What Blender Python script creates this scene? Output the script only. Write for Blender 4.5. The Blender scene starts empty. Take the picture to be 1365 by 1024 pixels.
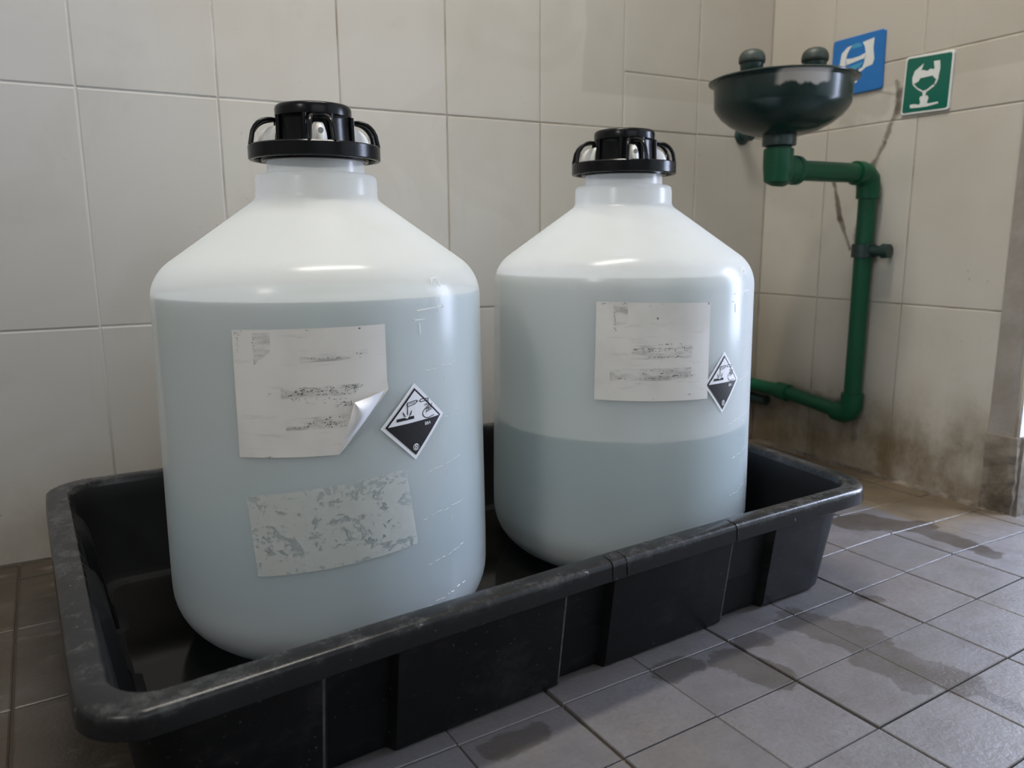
import bpy, bmesh, math, random
from mathutils import Vector, Matrix
import numpy as np

S = 0.2                       # one drawing unit = 0.2 m (a wall tile is 20 cm wide)
PI = math.pi
SC = bpy.context.scene
COL = SC.collection
rnd = random.Random(7)

# ------------------------------------------------------------------ camera, world, lights, exposure
def setup():
    f, yaw, pitch, roll = 1024.818, 0.494093, -0.185359, -0.0055545
    cy, sy, cp, sp = math.cos(yaw), math.sin(yaw), math.cos(pitch), math.sin(pitch)
    fw = Vector((sy*cp, cy*cp, sp)); r = Vector((cy, -sy, 0)); u = r.cross(fw)
    r2 = r*math.cos(roll) + u*math.sin(roll); u2 = -r*math.sin(roll) + u*math.cos(roll)
    cam = bpy.data.cameras.new('camera'); co = bpy.data.objects.new('camera', cam); COL.objects.link(co)
    cam.sensor_width = 36.0; cam.lens = 36.0*f/1365.0; cam.clip_start = 0.02
    m = Matrix((r2, u2, -fw)).transposed().to_4x4()
    m.translation = Vector((-7.09342, -6.82492, 2.4150))*S
    co.matrix_world = m
    cam.dof.use_dof = True; cam.dof.focus_distance = 0.86; cam.dof.aperture_fstop = 5.6
    SC.camera = co
    w = bpy.data.worlds.new('world'); SC.world = w; w.use_nodes = True
    bg = w.node_tree.nodes['Background']; bg.inputs[0].default_value = (0.80, 0.90, 1.0, 1); bg.inputs[1].default_value = 1.0
    def area(name, loc, aim, sx, sz, power, colr):
        l = bpy.data.lights.new(name, 'AREA'); l.shape = 'RECTANGLE'; l.size = sx; l.size_y = sz
        l.energy = power; l.color = colr
        o = bpy.data.objects.new(name, l); COL.objects.link(o)
        o.location = Vector(loc)*S
        d = (Vector(aim) - Vector(loc)).normalized()
        o.rotation_euler = d.to_track_quat('-Z', 'Y').to_euler()
    # daylight through the left wall's high window and the right doorway; added fill behind the camera
    area('daylight_left_window', (-13.9, -8.0, 8.2), (-4, -2, 3.0), 0.26, 0.30, 6.5, (1.0, 0.96, 0.90))
    area('added_front_fill', (-5.0, -17.2, 8.5), (-4, 0, 2.5), 2.0, 1.0, 3.6, (1.0, 0.97, 0.93))
    area('daylight_doorway', (2.0, -4.25, 3.1), (-6, -3.0, 2.2), 0.32, 0.80, 17.0, (0.66, 0.75, 1.0))
    area('ceiling_tube_lamp', (-5.2, -2.6, 12.7), (-5.2, -2.2, 0), 1.0, 0.14, 30.0, (1.0, 0.95, 0.87))
    vs = SC.view_settings
    vs.view_transform = 'Standard'; vs.look = 'None'; vs.gamma = 1.0; vs.use_curve_mapping = False
    SC.display_settings.display_device = 'sRGB'
    vs.exposure = 0.30
    SC.cycles.max_bounces = 10; SC.cycles.diffuse_bounces = 5; SC.cycles.transparent_max_bounces = 10
    SC.cycles.sample_clamp_indirect = 6.0
setup()

# ------------------------------------------------------------------ helpers: shapes
def link(name, me, parent=None, loc=None):
    o = bpy.data.objects.new(name, me); COL.objects.link(o)
    if parent is not None:
        o.parent = parent
        if loc is not None: o.location = Vector(loc)
    elif loc is not None: o.location = Vector(loc)
    return o

def wloc(o):
    v = Vector((0, 0, 0))
    while o is not None: v = v + o.location; o = o.parent
    return v

class MB:
    """collects vertices (drawing units, world place) and faces"""
    def __init__(s): s.v = []; s.f = []; s.m = []
    def add(s, vs, fs, mi=0):
        b = len(s.v); s.v += [tuple(x) for x in vs]; s.f += [tuple(b+i for i in f) for f in fs]; s.m += [mi]*len(fs)
    def box(s, lo, hi, mi=0):
        x0, y0, z0 = lo; x1, y1, z1 = hi
        s.add([(x0,y0,z0),(x1,y0,z0),(x1,y1,z0),(x0,y1,z0),(x0,y0,z1),(x1,y0,z1),(x1,y1,z1),(x0,y1,z1)],
              [(3,2,1,0),(4,5,6,7),(0,1,5,4),(1,2,6,5),(2,3,7,6),(3,0,4,7)], mi)
    def grid(s, rows, closed=True, mi=0, flip=False):
        n = len(rows[0]); vs = [p for r in rows for p in r]; fs = []
        for i in range(len(rows)-1):
            for j in range(n if closed else n-1):
                k = (j+1) % n; q = (i*n+j, i*n+k, (i+1)*n+k, (i+1)*n+j)
                fs.append(q[::-1] if flip else q)
        s.add(vs, fs, mi)
    def rev(s, prof, c=(0,0), n=48, cap0=False, cap1=False, mi=0):
        rows = [[(c[0]+r*math.cos(2*PI*k/n), c[1]+r*math.sin(2*PI*k/n), z) for k in range(n)] for r, z in prof]
        b = len(s.v); s.grid(rows, True, mi)
        if cap0: s.f.append(tuple(b+k for k in range(n))[::-1]); s.m.append(mi)
        if cap1:
            e = b+(len(prof)-1)*n; s.f.append(tuple(e+k for k in range(n))); s.m.append(mi)
    def tube(s, path, rad, n=16, mi=0, caps=True):
        path = [Vector(p) for p in path]; rows = []; up = None
        for i, p in enumerate(path):
            d = (path[min(i+1, len(path)-1)] - path[max(i-1, 0)]).normalized()
            if up is None: up = Vector((0,0,1)) if abs(d.z) < 0.9 else Vector((1,0,0))
            a = d.cross(up).normalized(); b = a.cross(d).normalized(); up = b
            r = rad[i] if isinstance(rad, (list, tuple)) else rad
            rows.append([p + a*(r*math.cos(2*PI*k/n)) + b*(r*math.sin(2*PI*k/n)) for k in range(n)])
        b0 = len(s.v); s.grid(rows, True, mi)
        if caps:
            s.f.append(tuple(b0+k for k in range(n))[::-1]); s.m.append(mi)
            e = b0+(len(rows)-1)*n; s.f.append(tuple(e+k for k in range(n))); s.m.append(mi)
    def mesh(s, name, mats, org=Vector((0,0,0)), smooth=None):
        me = bpy.data.meshes.new(name)
        me.from_pydata([(x*S-org.x, y*S-org.y, z*S-org.z) for x, y, z in s.v], [], s.f)
        for m in (mats if isinstance(mats, (list, tuple)) else [mats]): me.materials.append(m)
        for p, k in zip(me.polygons, s.m): p.material_index = k
        bm = bmesh.new(); bm.from_mesh(me); bmesh.ops.recalc_face_normals(bm, faces=bm.faces); bm.to_mesh(me); bm.free()
        if smooth is not None:
            for p in me.polygons: p.use_smooth = True
            me.set_sharp_from_angle(angle=math.radians(smooth))
        return me
    def build(s, name, mats, parent=None, smooth=None, org=None):
        if parent is not None: org = wloc(parent)
        elif org is None: org = Vector((0,0,0))
        me = s.mesh(name, mats, org, smooth)
        return link(name, me, parent, None if parent is not None else org)

def thing(name, loc, label, cat, group=None):
    o = link(name, None, None, Vector(loc)*S); tag(o, label, cat, group); o.empty_display_size = 0.05; return o
def tag(o, label, cat=None, group=None):
    o['label'] = label
    if cat: o['category'] = cat
    if group: o['group'] = group
def struct(o): o['kind'] = 'structure'; return o

# ------------------------------------------------------------------ helpers: materials
class NT:
    def __init__(s, name):
        s.mat = bpy.data.materials.new(name); s.mat.use_nodes = True; s.t = s.mat.node_tree
        s.t.nodes.clear(); s.out = s.t.nodes.new('ShaderNodeOutputMaterial')
    def n(s, typ, **kw):
        o = s.t.nodes.new(typ)
        for k, v in kw.items(): setattr(o, k, v)
        return o
    def set(s, inp, v):
        if isinstance(v, bpy.types.NodeSocket): s.t.links.new(v, inp)
        elif isinstance(v, (tuple, list)) and len(v) == 3 and inp.type == 'RGBA': inp.default_value = (*v, 1)
        else: inp.default_value = v
    def m(s, op, a, b=0.0, c=0.0, clamp=False):
        o = s.n('ShaderNodeMath', operation=op, use_clamp=clamp)
        for i, v in enumerate((a, b, c)): s.set(o.inputs[i], v)
        return o.outputs[0]
    def pos(s):
        g = s.n('ShaderNodeNewGeometry'); v = s.n('ShaderNodeVectorMath', operation='SCALE')
        s.t.links.new(g.outputs['Position'], v.inputs[0]); v.inputs['Scale'].default_value = 1/S
        q = s.n('ShaderNodeSeparateXYZ'); s.t.links.new(v.outputs[0], q.inputs[0])
        return v.outputs[0], q.outputs[0], q.outputs[1], q.outputs[2]
    def noise(s, vec, scale, detail=4, rough=0.55, dist=0.0):
        o = s.n('ShaderNodeTexNoise'); s.set(o.inputs['Vector'], vec); o.inputs['Scale'].default_value = scale
        o.inputs['Detail'].default_value = detail; o.inputs['Roughness'].default_value = rough; o.inputs['Distortion'].default_value = dist
        return o.outputs[0]
    def stretch(s, vec, sc, off=(0,0,0)):
        o = s.n('ShaderNodeMapping'); s.set(o.inputs['Vector'], vec); o.inputs['Scale'].default_value = sc; o.inputs['Location'].default_value = off
        return o.outputs[0]
    def ss(s, x, a, b, lo=0.0, hi=1.0):
        o = s.n('ShaderNodeMapRange', interpolation_type='SMOOTHSTEP')
        s.set(o.inputs[0], x); o.inputs[1].default_value = a; o.inputs[2].default_value = b; o.inputs[3].default_value = lo; o.inputs[4].default_value = hi
        return o.outputs[0]
    def mix(s, f, a, b):
        o = s.n('ShaderNodeMix', data_type='RGBA'); s.set(o.inputs[0], f); s.set(o.inputs[6], a); s.set(o.inputs[7], b)
        return o.outputs[2]
    def rand(s): return s.n('ShaderNodeObjectInfo').outputs['Random']
    def seg(s, x, y, a, b):
        """distance from (x, y) to the segment a-b"""
        dx, dy = b[0]-a[0], b[1]-a[1]; L = dx*dx+dy*dy
        px, py = s.m('SUBTRACT', x, a[0]), s.m('SUBTRACT', y, a[1])
        t = s.m('MULTIPLY_ADD', px, dx/L, s.m('MULTIPLY', py, dy/L)); t = s.m('MINIMUM', s.m('MAXIMUM', t, 0.0), 1.0)
        ex, ey = s.m('MULTIPLY_ADD', t, -dx, px), s.m('MULTIPLY_ADD', t, -dy, py)
        return s.m('SQRT', s.m('ADD', s.m('MULTIPLY', ex, ex), s.m('MULTIPLY', ey, ey)))
    def bump(s, h, strength, dist=0.001):
        o = s.n('ShaderNodeBump'); o.inputs['Strength'].default_value = strength; o.inputs['Distance'].default_value = dist; s.set(o.inputs['Height'], h)
        return o.outputs[0]
    def bsdf(s, col, rough=0.5, normal=None, **kw):
        b = s.n('ShaderNodeBsdfPrincipled'); s.set(b.inputs['Base Color'], col); s.set(b.inputs['Roughness'], rough)
        if normal is not None: s.set(b.inputs['Normal'], normal)
        for k, v in kw.items(): s.set(b.inputs[k.replace('_', ' ')], v)
        return b.outputs[0]
    def done(s, sh): s.t.links.new(sh, s.out.inputs[0]); return s.mat

def plain(name, col, rough=0.5, var=0.12, scale=6, **kw):
    t = NT(name); p, *_ = t.pos(); n = t.noise(p, scale)
    c = t.mix(n, tuple(x*(1-var) for x in col), tuple(min(1, x*(1+var)) for x in col))
    return t.done(t.bsdf(c, rough, **kw))

def mat_wall_tile():
    t = NT('glazed_wall_tile'); p, x, y, z = t.pos()
    base = t.mix(t.rand(), (0.465, 0.435, 0.38), (0.505, 0.475, 0.42))
    warm = t.noise(p, 0.55, 3)                                                    # broad patches of yellowing
    base = t.mix(t.ss(warm, 0.42, 0.68, 0, 0.6), base, (0.425, 0.385, 0.32))
    cool = t.ss(x, -5.6, -7.6, 0, 0.75); base = t.mix(cool, base, (0.435, 0.43, 0.425))
    damp = t.ss(t.noise(p, 0.9, 4, 0.6, 0.8), 0.53, 0.60, 0, 0.13)
    base = t.mix(damp, base, (0.35, 0.315, 0.26))
    # old damp patch high on the back wall, with a clean edge
    e = t.m('ADD', x, t.m('MULTIPLY', t.noise(p, 2.5, 3), 0.18))
    patch = t.m('MULTIPLY', t.ss(e, -2.50, -2.47), t.ss(z, 3.86, 3.90))
    base = t.mix(t.m('MULTIPLY', patch, 0.34), base, (0.33, 0.29, 0.235))
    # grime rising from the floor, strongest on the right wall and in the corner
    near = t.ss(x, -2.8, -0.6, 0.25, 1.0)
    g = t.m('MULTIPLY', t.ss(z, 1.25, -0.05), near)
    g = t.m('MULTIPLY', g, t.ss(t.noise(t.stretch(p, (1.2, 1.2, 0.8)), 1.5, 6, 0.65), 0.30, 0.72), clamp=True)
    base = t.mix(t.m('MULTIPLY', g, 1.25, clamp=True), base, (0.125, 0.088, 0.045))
    blot = t.m('MULTIPLY', t.m('MULTIPLY', t.ss(t.noise(p, 6, 6, 0.75), 0.56, 0.70), t.ss(z, 1.1, 0.2)), t.ss(x, -1.5, -0.2, 0.0, 0.6)); base = t.mix(blot, base, (0.06, 0.045, 0.03))
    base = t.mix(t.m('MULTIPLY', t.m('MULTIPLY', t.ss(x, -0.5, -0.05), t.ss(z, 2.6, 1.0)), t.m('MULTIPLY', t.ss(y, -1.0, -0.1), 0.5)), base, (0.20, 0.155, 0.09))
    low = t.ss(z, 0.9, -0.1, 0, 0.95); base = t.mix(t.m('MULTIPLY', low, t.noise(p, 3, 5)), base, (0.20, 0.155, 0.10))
    # vertical drip streaks
    dr = t.ss(t.noise(t.stretch(p, (9, 9, 0.5)), 1.0, 3), 0.60, 0.78, 0, 0.16); base = t.mix(dr, base, (0.36, 0.32, 0.25))
    # dark mould specks
    sp = t.m('MULTIPLY', t.ss(t.noise(p, 16, 2), 0.70, 0.76), t.ss(t.noise(p, 1.3, 2), 0.5, 0.62))
    base = t.mix(t.m('MULTIPLY', sp, 0.6), base, (0.16, 0.13, 0.10))
    # grime streaks behind the eyewash on the right wall
    onr = t.ss(x, -0.05, -0.02); wob = t.noise(p, 6, 3)
    for a, b, w, k in (((-1.665, 3.80), (-1.665, 3.62), 0.075, 0.85), ((-1.63, 3.92), (-1.66, 3.78), 0.04, 0.6), ((-1.05, 3.76), (-1.5, 3.70), 0.20, 0.20), ((-1.655, 3.7), (-1.56, 3.35), 0.042, 0.7), ((-1.56, 3.35), (-1.43, 3.12), 0.050, 0.75), ((-0.98, 3.0), (-1.09, 2.62), 0.040, 0.85),
                       ((-1.09, 2.62), (-1.24, 2.30), 0.034, 0.75), ((-1.42, 3.0), (-1.30, 2.35), 0.060, 0.75),
                       ((-0.9, 4.02), (-1.62, 3.80), 0.020, 0.35), ((-1.42, 0.62), (-0.6, 0.64), 0.10, 0.5), ((-1.46, 0.6), (-1.47, 0.3), 0.05, 0.5),
                       ((-0.15, 0.42), (-0.6, 0.55), 0.12, 0.45)):
        d = t.m('ADD', t.seg(y, z, a, b), t.m('MULTIPLY', t.m('SUBTRACT', wob, 0.5), w*2.2))
        f = t.m('MULTIPLY', t.m('MULTIPLY', t.ss(d, w, w*0.2), onr), k)
        base = t.mix(f, base, (0.085, 0.07, 0.05))
    bmp = t.bump(t.m('ADD', t.noise(p, 5, 4), t.m('MULTIPLY', t.noise(p, 60, 2), 0.06)), 0.10, 0.002)
    return t.done(t.bsdf(base, t.ss(t.noise(p, 3, 4), 0.3, 0.7, 0.30, 0.48), bmp))

def mat_grout_wall():
    t = NT('wall_grout'); p, x, y, z = t.pos()
    c = t.mix(t.ss(x, -6.2, -4.6), (0.56, 0.54, 0.51), (0.40, 0.36, 0.295))
    c = t.mix(t.m('MULTIPLY', t.ss(t.noise(p, 2.2, 5), 0.50, 0.66, 0, 0.8), t.ss(x, -6.9, -5.2, 0.1, 1)), c, (0.23, 0.185, 0.13))
    c = t.mix(t.ss(z, 1.5, 0.1, 0, 0.8), c, (0.13, 0.095, 0.06))
    return t.done(t.bsdf(c, 0.85))

FA, FB, FS, FM, FANG = 2.8561, 3.4124, 0.61789, 0.50036, 0.056766
def floor_uv(t, x, y):
    c, s_ = math.cos(FANG), math.sin(FANG)
    return t.m('MULTIPLY_ADD', x, c, t.m('MULTIPLY', y, s_)), t.m('MULTIPLY_ADD', y, c, t.m('MULTIPLY', x, -s_))

def mat_floor_tile():
    t = NT('quarry_floor_tile'); p, x, y, z = t.pos()
    base = t.mix(t.rand(), (0.112, 0.107, 0.112), (0.136, 0.130, 0.136))
    base = t.mix(t.ss(t.noise(p, 1.1, 4), 0.40, 0.66, 0, 0.45), base, (0.135, 0.115, 0.10))
    base = t.mix(t.ss(t.noise(p, 34, 4, 0.7), 0.35, 0.72, 0, 0.6), base, (0.10, 0.09, 0.086))
    # muddy brown by the left end of the tray, with the shade there painted in
    mud_shade = t.m('MULTIPLY', t.ss(x, -6.2, -6.9), t.ss(t.noise(p, 1.4, 5), 0.15, 0.55, 0.6, 1))
    base = t.mix(t.m('MULTIPLY', mud_shade, 0.95), base, (0.032, 0.022, 0.0125))
    scuff = t.m('MULTIPLY', t.ss(x, -6.9, -7.3), t.ss(t.noise(t.stretch(p, (3, 7, 1)), 1.0, 5), 0.57, 0.72))
    base = t.mix(t.m('MULTIPLY', scuff, 0.4), base, (0.16, 0.13, 0.10))
    # dried tan silt along the foot of the right wall
    u, v = floor_uv(t, x, y)
    tan = t.m('MULTIPLY', t.ss(t.m('ADD', x, t.m('MULTIPLY', t.noise(p, 3, 4), 0.10)), -0.99, -0.90), t.ss(t.m('ADD', y, t.m('MULTIPLY', t.noise(p, 2, 4), 0.6)), -3.15, -2.55))
    base = t.mix(t.m('MULTIPLY', tan, 0.9), base, t.mix(t.noise(p, 3, 5), (0.065, 0.045, 0.026), (0.185, 0.14, 0.085)))
    wob = t.m('MULTIPLY', t.m('SUBTRACT', t.noise(p, 2.6, 8, 0.70), 0.5), 1.0)
    wob2 = t.m('MULTIPLY', t.m('SUBTRACT', t.noise(t.stretch(p, (1,1,1), (7,3,0)), 7.0, 6, 0.68), 0.5), 0.5)
    wet = None
    for a, b, w in (((-3.30, -3.68), (-3.17, -4.05), 0.17), ((-3.22, -4.05), (-3.12, -4.60), 0.14), ((-3.10, -4.6), (-3.05, -4.98), 0.05), ((-3.35, -4.2), (-3.33, -4.5), 0.09),
                    ((-4.45, -3.72), (-4.25, -3.72), 0.09), ((-4.05, -3.80), (-3.92, -4.05), 0.13), ((-3.80, -3.70), (-3.72, -3.72), 0.09),
                    ((-5.6, -3.86), (-5.35, -3.84), 0.07), ((-2.66, -3.66), (-2.58, -3.72), 0.05),
                    ((-1.7, -2.45), (-1.15, -2.95), 0.20), ((-1.15, -3.0), (-1.13, -3.6), 0.12)):
        d = t.m('ADD', t.m('ADD', t.seg(x, y, a, b), t.m('MULTIPLY', wob, w*2.4)), t.m('MULTIPLY', wob2, 0.26))
        f = t.ss(d, w+0.012, w-0.012)
        wet = f if wet is None else t.m('MAXIMUM', wet, f)
    damp = t.m('MULTIPLY', t.ss(t.noise(p, 2.0, 6, 0.65), 0.55, 0.68, 0, 0.4), t.m('MULTIPLY', t.ss(y, -4.9, -4.2), t.ss(x, -6.4, -5.9))); wet = t.m('MAXIMUM', wet, damp)
    base = t.mix(t.m('MULTIPLY', wet, t.ss(x, -2.2, -1.6, 0.60, 0.85)), base, (0.048, 0.039, 0.031))
    r = t.ss(t.noise(p, 4, 5), 0.3, 0.7, 0.34, 0.52); r = t.m('MULTIPLY_ADD', wet, -0.04, r)
    bmp = t.bump(t.m('ADD', t.noise(p, 9, 5), t.m('MULTIPLY', t.noise(p, 45, 3), 0.5)), 0.40, 0.0018)
    return t.done(t.bsdf(base, r, bmp, Specular_IOR_Level=0.55))

def mat_floor_grout():
    t = NT('floor_grout'); p, x, y, z = t.pos(); u, v = floor_uv(t, x, y)
    fu = t.m('FRACT', t.m('ADD', t.m('DIVIDE', t.m('ADD', u, FA), 2*FS), 100.5)); du = t.m('ABSOLUTE', t.m('SUBTRACT', fu, 0.5))
    brown = t.ss(du, 0.025, 0.017)
    c = t.mix(t.ss(t.noise(p, 4, 5), 0.38, 0.6), (0.20, 0.193, 0.193), (0.08, 0.073, 0.07))
    c = t.mix(brown, c, t.mix(t.noise(p, 4, 3), (0.08, 0.062, 0.042), (0.17, 0.135, 0.095)))
    c = t.mix(t.ss(x, -6.6, -7.4), c, (0.035, 0.026, 0.018)); c = t.mix(t.m('MULTIPLY', t.ss(x, -1.0, -0.9), t.ss(y, -3.0, -2.7)), c, (0.09, 0.066, 0.04))  # left end darkened to match the muddy tiles and their painted shade
    return t.done(t.bsdf(c, 0.7))

def mat_black_plastic(name, rough, dust):
    t = NT(name); p, x, y, z = t.pos()
    c = t.mix(t.noise(p, 3, 4), (0.0035, 0.0038, 0.0044), (0.0075, 0.008, 0.009))
    d = t.ss(t.noise(t.stretch(p, (1, 1, 1.4)), 3.2, 8, 0.74), 0.48, 0.78, 0, dust)
    c = t.mix(d, c, (0.16, 0.155, 0.15))
    sp = t.m('MULTIPLY', t.ss(t.noise(p, 48, 2), 0.70, 0.75), min(1, dust*1.6))
    c = t.mix(sp, c, (0.34, 0.33, 0.32))
    r = t.m('MULTIPLY_ADD', d, 0.3, rough)
    bmp = t.bump(t.noise(p, 30, 3), 0.08, 0.001)
    return t.done(t.bsdf(c, r, bmp, Specular_IOR_Level=0.17))

def mat_rim():
    t = NT('scuffed_black_rim'); p, x, y, z = t.pos()
    c = t.mix(t.noise(p, 3, 4), (0.006, 0.0064, 0.0072), (0.012, 0.0125, 0.0138))
    top = t.ss(z, 0.71, 0.77)
    d = t.m('MULTIPLY', t.ss(t.m('MULTIPLY_ADD', t.noise(p, 9.0, 8, 0.8), 0.75, t.m('MULTIPLY', t.noise(p, 1.6, 3), 0.35)), 0.50, 0.76, 0.0, 0.34), top)
    c = t.mix(d, c, (0.17, 0.17, 0.17))
    scr = t.m('MULTIPLY', t.ss(t.noise(t.stretch(p, (14, 34, 16)), 1.6, 4, 0.65), 0.68, 0.73), 0.6)
    c = t.mix(scr, c, (0.33, 0.33, 0.33))
    return t.done(t.bsdf(c, t.m('MULTIPLY_ADD', d, 0.35, 0.24), t.bump(t.noise(p, 40, 4), 0.12, 0.001), Specular_IOR_Level=0.30))

def mat_tray_floor():
    t = NT('wet_tray_floor'); p, x, y, z = t.pos()
    c = t.mix(t.ss(t.noise(p, 1.6, 5), 0.35, 0.7), (0.003, 0.003, 0.003), (0.010, 0.0095, 0.0085))
    return t.done(t.bsdf(c, 0.11, t.bump(t.noise(p, 2, 2), 0.02, 0.002), Specular_IOR_Level=0.3))

def mat_shell():
    t = NT('milky_polyethylene'); p, x, y, z = t.pos()
    col = t.mix(t.noise(p, 2.2, 4), (0.84, 0.84, 0.815), (0.90, 0.905, 0.89))
    stain = t.m('MULTIPLY', t.ss(z, 2.15, 2.6), t.ss(t.noise(p, 2.5, 4), 0.48, 0.68, 0, 0.30)); col = t.mix(stain, col, (0.70, 0.64, 0.53))
    scr = t.m('MULTIPLY', t.ss(t.noise(t.stretch(p, (5, 5, 16)), 1.4, 5), 0.66, 0.72), 0.18); col = t.mix(scr, col, (0.93, 0.95, 0.97))
    bmp = t.bump(t.m('ADD', t.noise(p, 2.2, 3), t.m('MULTIPLY', t.noise(p, 40, 2), 0.04)), 0.06, 0.004)
    pr = t.bsdf(col, 0.21, bmp, Specular_IOR_Level=0.65)
    tl = t.n('ShaderNodeBsdfTranslucent'); t.set(tl.inputs[0], (0.97, 0.97, 0.96))
    a = t.n('ShaderNodeMixShader'); a.inputs[0].default_value = 0.46
    t.t.links.new(pr, a.inputs[1]); t.t.links.new(tl.outputs[0], a.inputs[2])
    tr = t.n('ShaderNodeBsdfTransparent'); tr.inputs[0].default_value = (1, 1, 1, 1)
    b = t.n('ShaderNodeMixShader'); b.inputs[0].default_value = 0.34                 # thin wall: part of the light goes straight through
    t.set(b.inputs[0], t.ss(z, 0.12, 0.80, 0.05, 0.44))                              # the moulded base is thicker
    t.t.links.new(a.outputs[0], b.inputs[1]); t.t.links.new(tr.outputs[0], b.inputs[2])
    return t.done(b.outputs[0])

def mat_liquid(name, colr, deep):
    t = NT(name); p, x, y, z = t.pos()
    cc = t.mix(t.ss(t.m('ADD', z, t.m('MULTIPLY', t.noise(p, 0.9, 2), 0.3)), 0.6, 1.75), deep, colr)      # bluer lower down: shade of the dark tray behind, painted into the colour
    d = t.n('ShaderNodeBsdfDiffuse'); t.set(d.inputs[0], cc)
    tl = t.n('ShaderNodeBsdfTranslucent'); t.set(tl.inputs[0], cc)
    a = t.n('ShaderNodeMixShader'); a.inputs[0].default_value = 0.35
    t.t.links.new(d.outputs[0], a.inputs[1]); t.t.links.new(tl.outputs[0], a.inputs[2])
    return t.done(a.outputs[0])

def mat_water_top():
    t = NT('water_surface'); fr = t.n('ShaderNodeFresnel'); fr.inputs[0].default_value = 1.6
    g = t.n('ShaderNodeBsdfGlossy'); g.inputs['Roughness'].default_value = 0.03; g.inputs[0].default_value = (1, 1, 1, 1)
    d = t.n('ShaderNodeBsdfDiffuse'); d.inputs[0].default_value = (0.42, 0.52, 0.56, 1)
    a = t.n('ShaderNodeMixShader'); t.t.links.new(fr.outputs[0], a.inputs[0]); t.t.links.new(d.outputs[0], a.inputs[1]); t.t.links.new(g.outputs[0], a.inputs[2])
    return t.done(a.outputs[0])

def mat_remnant():
    """torn-off paper label: fibres left in patches, bare plastic between"""
    t = NT('torn_label_residue'); p, x, y, z = t.pos()
    n1 = t.noise(t.stretch(p, (1.0, 1.0, 1.5)), 5.0, 8, 0.82, 0.6); n2 = t.noise(p, 18, 5, 0.7, 0.8)
    k = t.m('MULTIPLY_ADD', n2, 0.45, n1); keep = t.ss(k, 0.64, 0.675)
    keep = t.m('MAXIMUM', t.m('MULTIPLY', keep, 0.86), 0.10)
    pr = t.bsdf(t.mix(t.noise(p, 14, 4), (0.52, 0.55, 0.53), (0.64, 0.655, 0.62)), 0.75)
    tr = t.n('ShaderNodeBsdfTransparent'); a = t.n('ShaderNodeMixShader')
    t.set(a.inputs[0], keep); t.t.links.new(tr.outputs[0], a.inputs[1]); t.t.links.new(pr, a.inputs[2])
    return t.done(a.outputs[0])

def mat_paper():
    t = NT('weathered_paper'); p, x, y, z = t.pos()
    c = t.mix(t.ss(t.noise(p, 2.5, 4), 0.4, 0.7), (0.74, 0.72, 0.685), (0.66, 0.64, 0.605))
    d = t.m('MULTIPLY', t.ss(t.noise(t.stretch(p, (3, 3, 18)), 1.3, 5), 0.58, 0.72), 0.25); c = t.mix(d, c, (0.36, 0.35, 0.33))
    return t.done(t.bsdf(c, 0.6, t.bump(t.noise(p, 6, 3), 0.08, 0.001)))

def mat_ink():
    """worn ink: the print is rubbed away in patches"""
    t = NT('worn_ink'); p, x, y, z = t.pos()
    k = t.ss(t.noise(t.stretch(p, (1, 1, 1)), 22, 4, 0.7), 0.40, 0.58)
    pr = t.bsdf((0.05, 0.05, 0.05), 0.7); tr = t.n('ShaderNodeBsdfTransparent'); a = t.n('ShaderNodeMixShader')
    t.set(a.inputs[0], t.m('MULTIPLY', k, 0.85)); t.t.links.new(tr.outputs[0], a.inputs[1]); t.t.links.new(pr, a.inputs[2])
    return t.done(a.outputs[0])

def mat_smudge():
    t = NT('faded_ink_smudge'); p, x, y, z = t.pos()
    k = t.ss(t.noise(t.stretch(p, (2, 2, 9)), 2.2, 5, 0.7), 0.40, 0.75, 0, 0.42)
    pr = t.bsdf((0.16, 0.16, 0.16), 0.7); tr = t.n('ShaderNodeBsdfTransparent'); a = t.n('ShaderNodeMixShader')
    t.set(a.inputs[0], k); t.t.links.new(tr.outputs[0], a.inputs[1]); t.t.links.new(pr, a.inputs[2])
    return t.done(a.outputs[0])

def mat_bowl():
    t = NT('dark_green_bowl_plastic'); p, x, y, z = t.pos()
    c = t.mix(t.noise(p, 2, 4), (0.004, 0.016, 0.014), (0.006, 0.022, 0.018))
    pale_patch = t.m('MULTIPLY', t.m('MULTIPLY', t.ss(t.m('ADD', z, t.m('MULTIPLY', t.noise(t.stretch(p, (4, 4, 1)), 2.5, 4), 0.10)), 3.735, 3.765), t.m('MULTIPLY', t.ss(x, -1.90, -1.86), t.ss(x, -1.47, -1.54))), t.ss(y, -1.65, -1.75))
    pale_patch = t.m('MULTIPLY', pale_patch, t.ss(z, 3.815, 3.805))
    c = t.mix(t.m('MULTIPLY', pale_patch, 0.7), c, (0.50, 0.46, 0.42))                   # pale ragged patch below the lip
    dust = t.m('MULTIPLY', t.ss(t.noise(p, 3, 5), 0.42, 0.75), 0.06); c = t.mix(dust, c, (0.16, 0.18, 0.17))
    return t.done(t.bsdf(c, 0.25, Specular_IOR_Level=0.4))

def mat_pipe():
    t = NT('green_painted_pipe'); p, x, y, z = t.pos()
    c = t.mix(t.noise(p, 2.5, 4), (0.002, 0.058, 0.026), (0.004, 0.082, 0.036))
    c = t.mix(t.ss(t.noise(p, 4, 5), 0.58, 0.75, 0, 0.6), c, (0.012, 0.045, 0.026))
    return t.done(t.bsdf(c, 0.40, Specular_IOR_Level=0.3))

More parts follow.
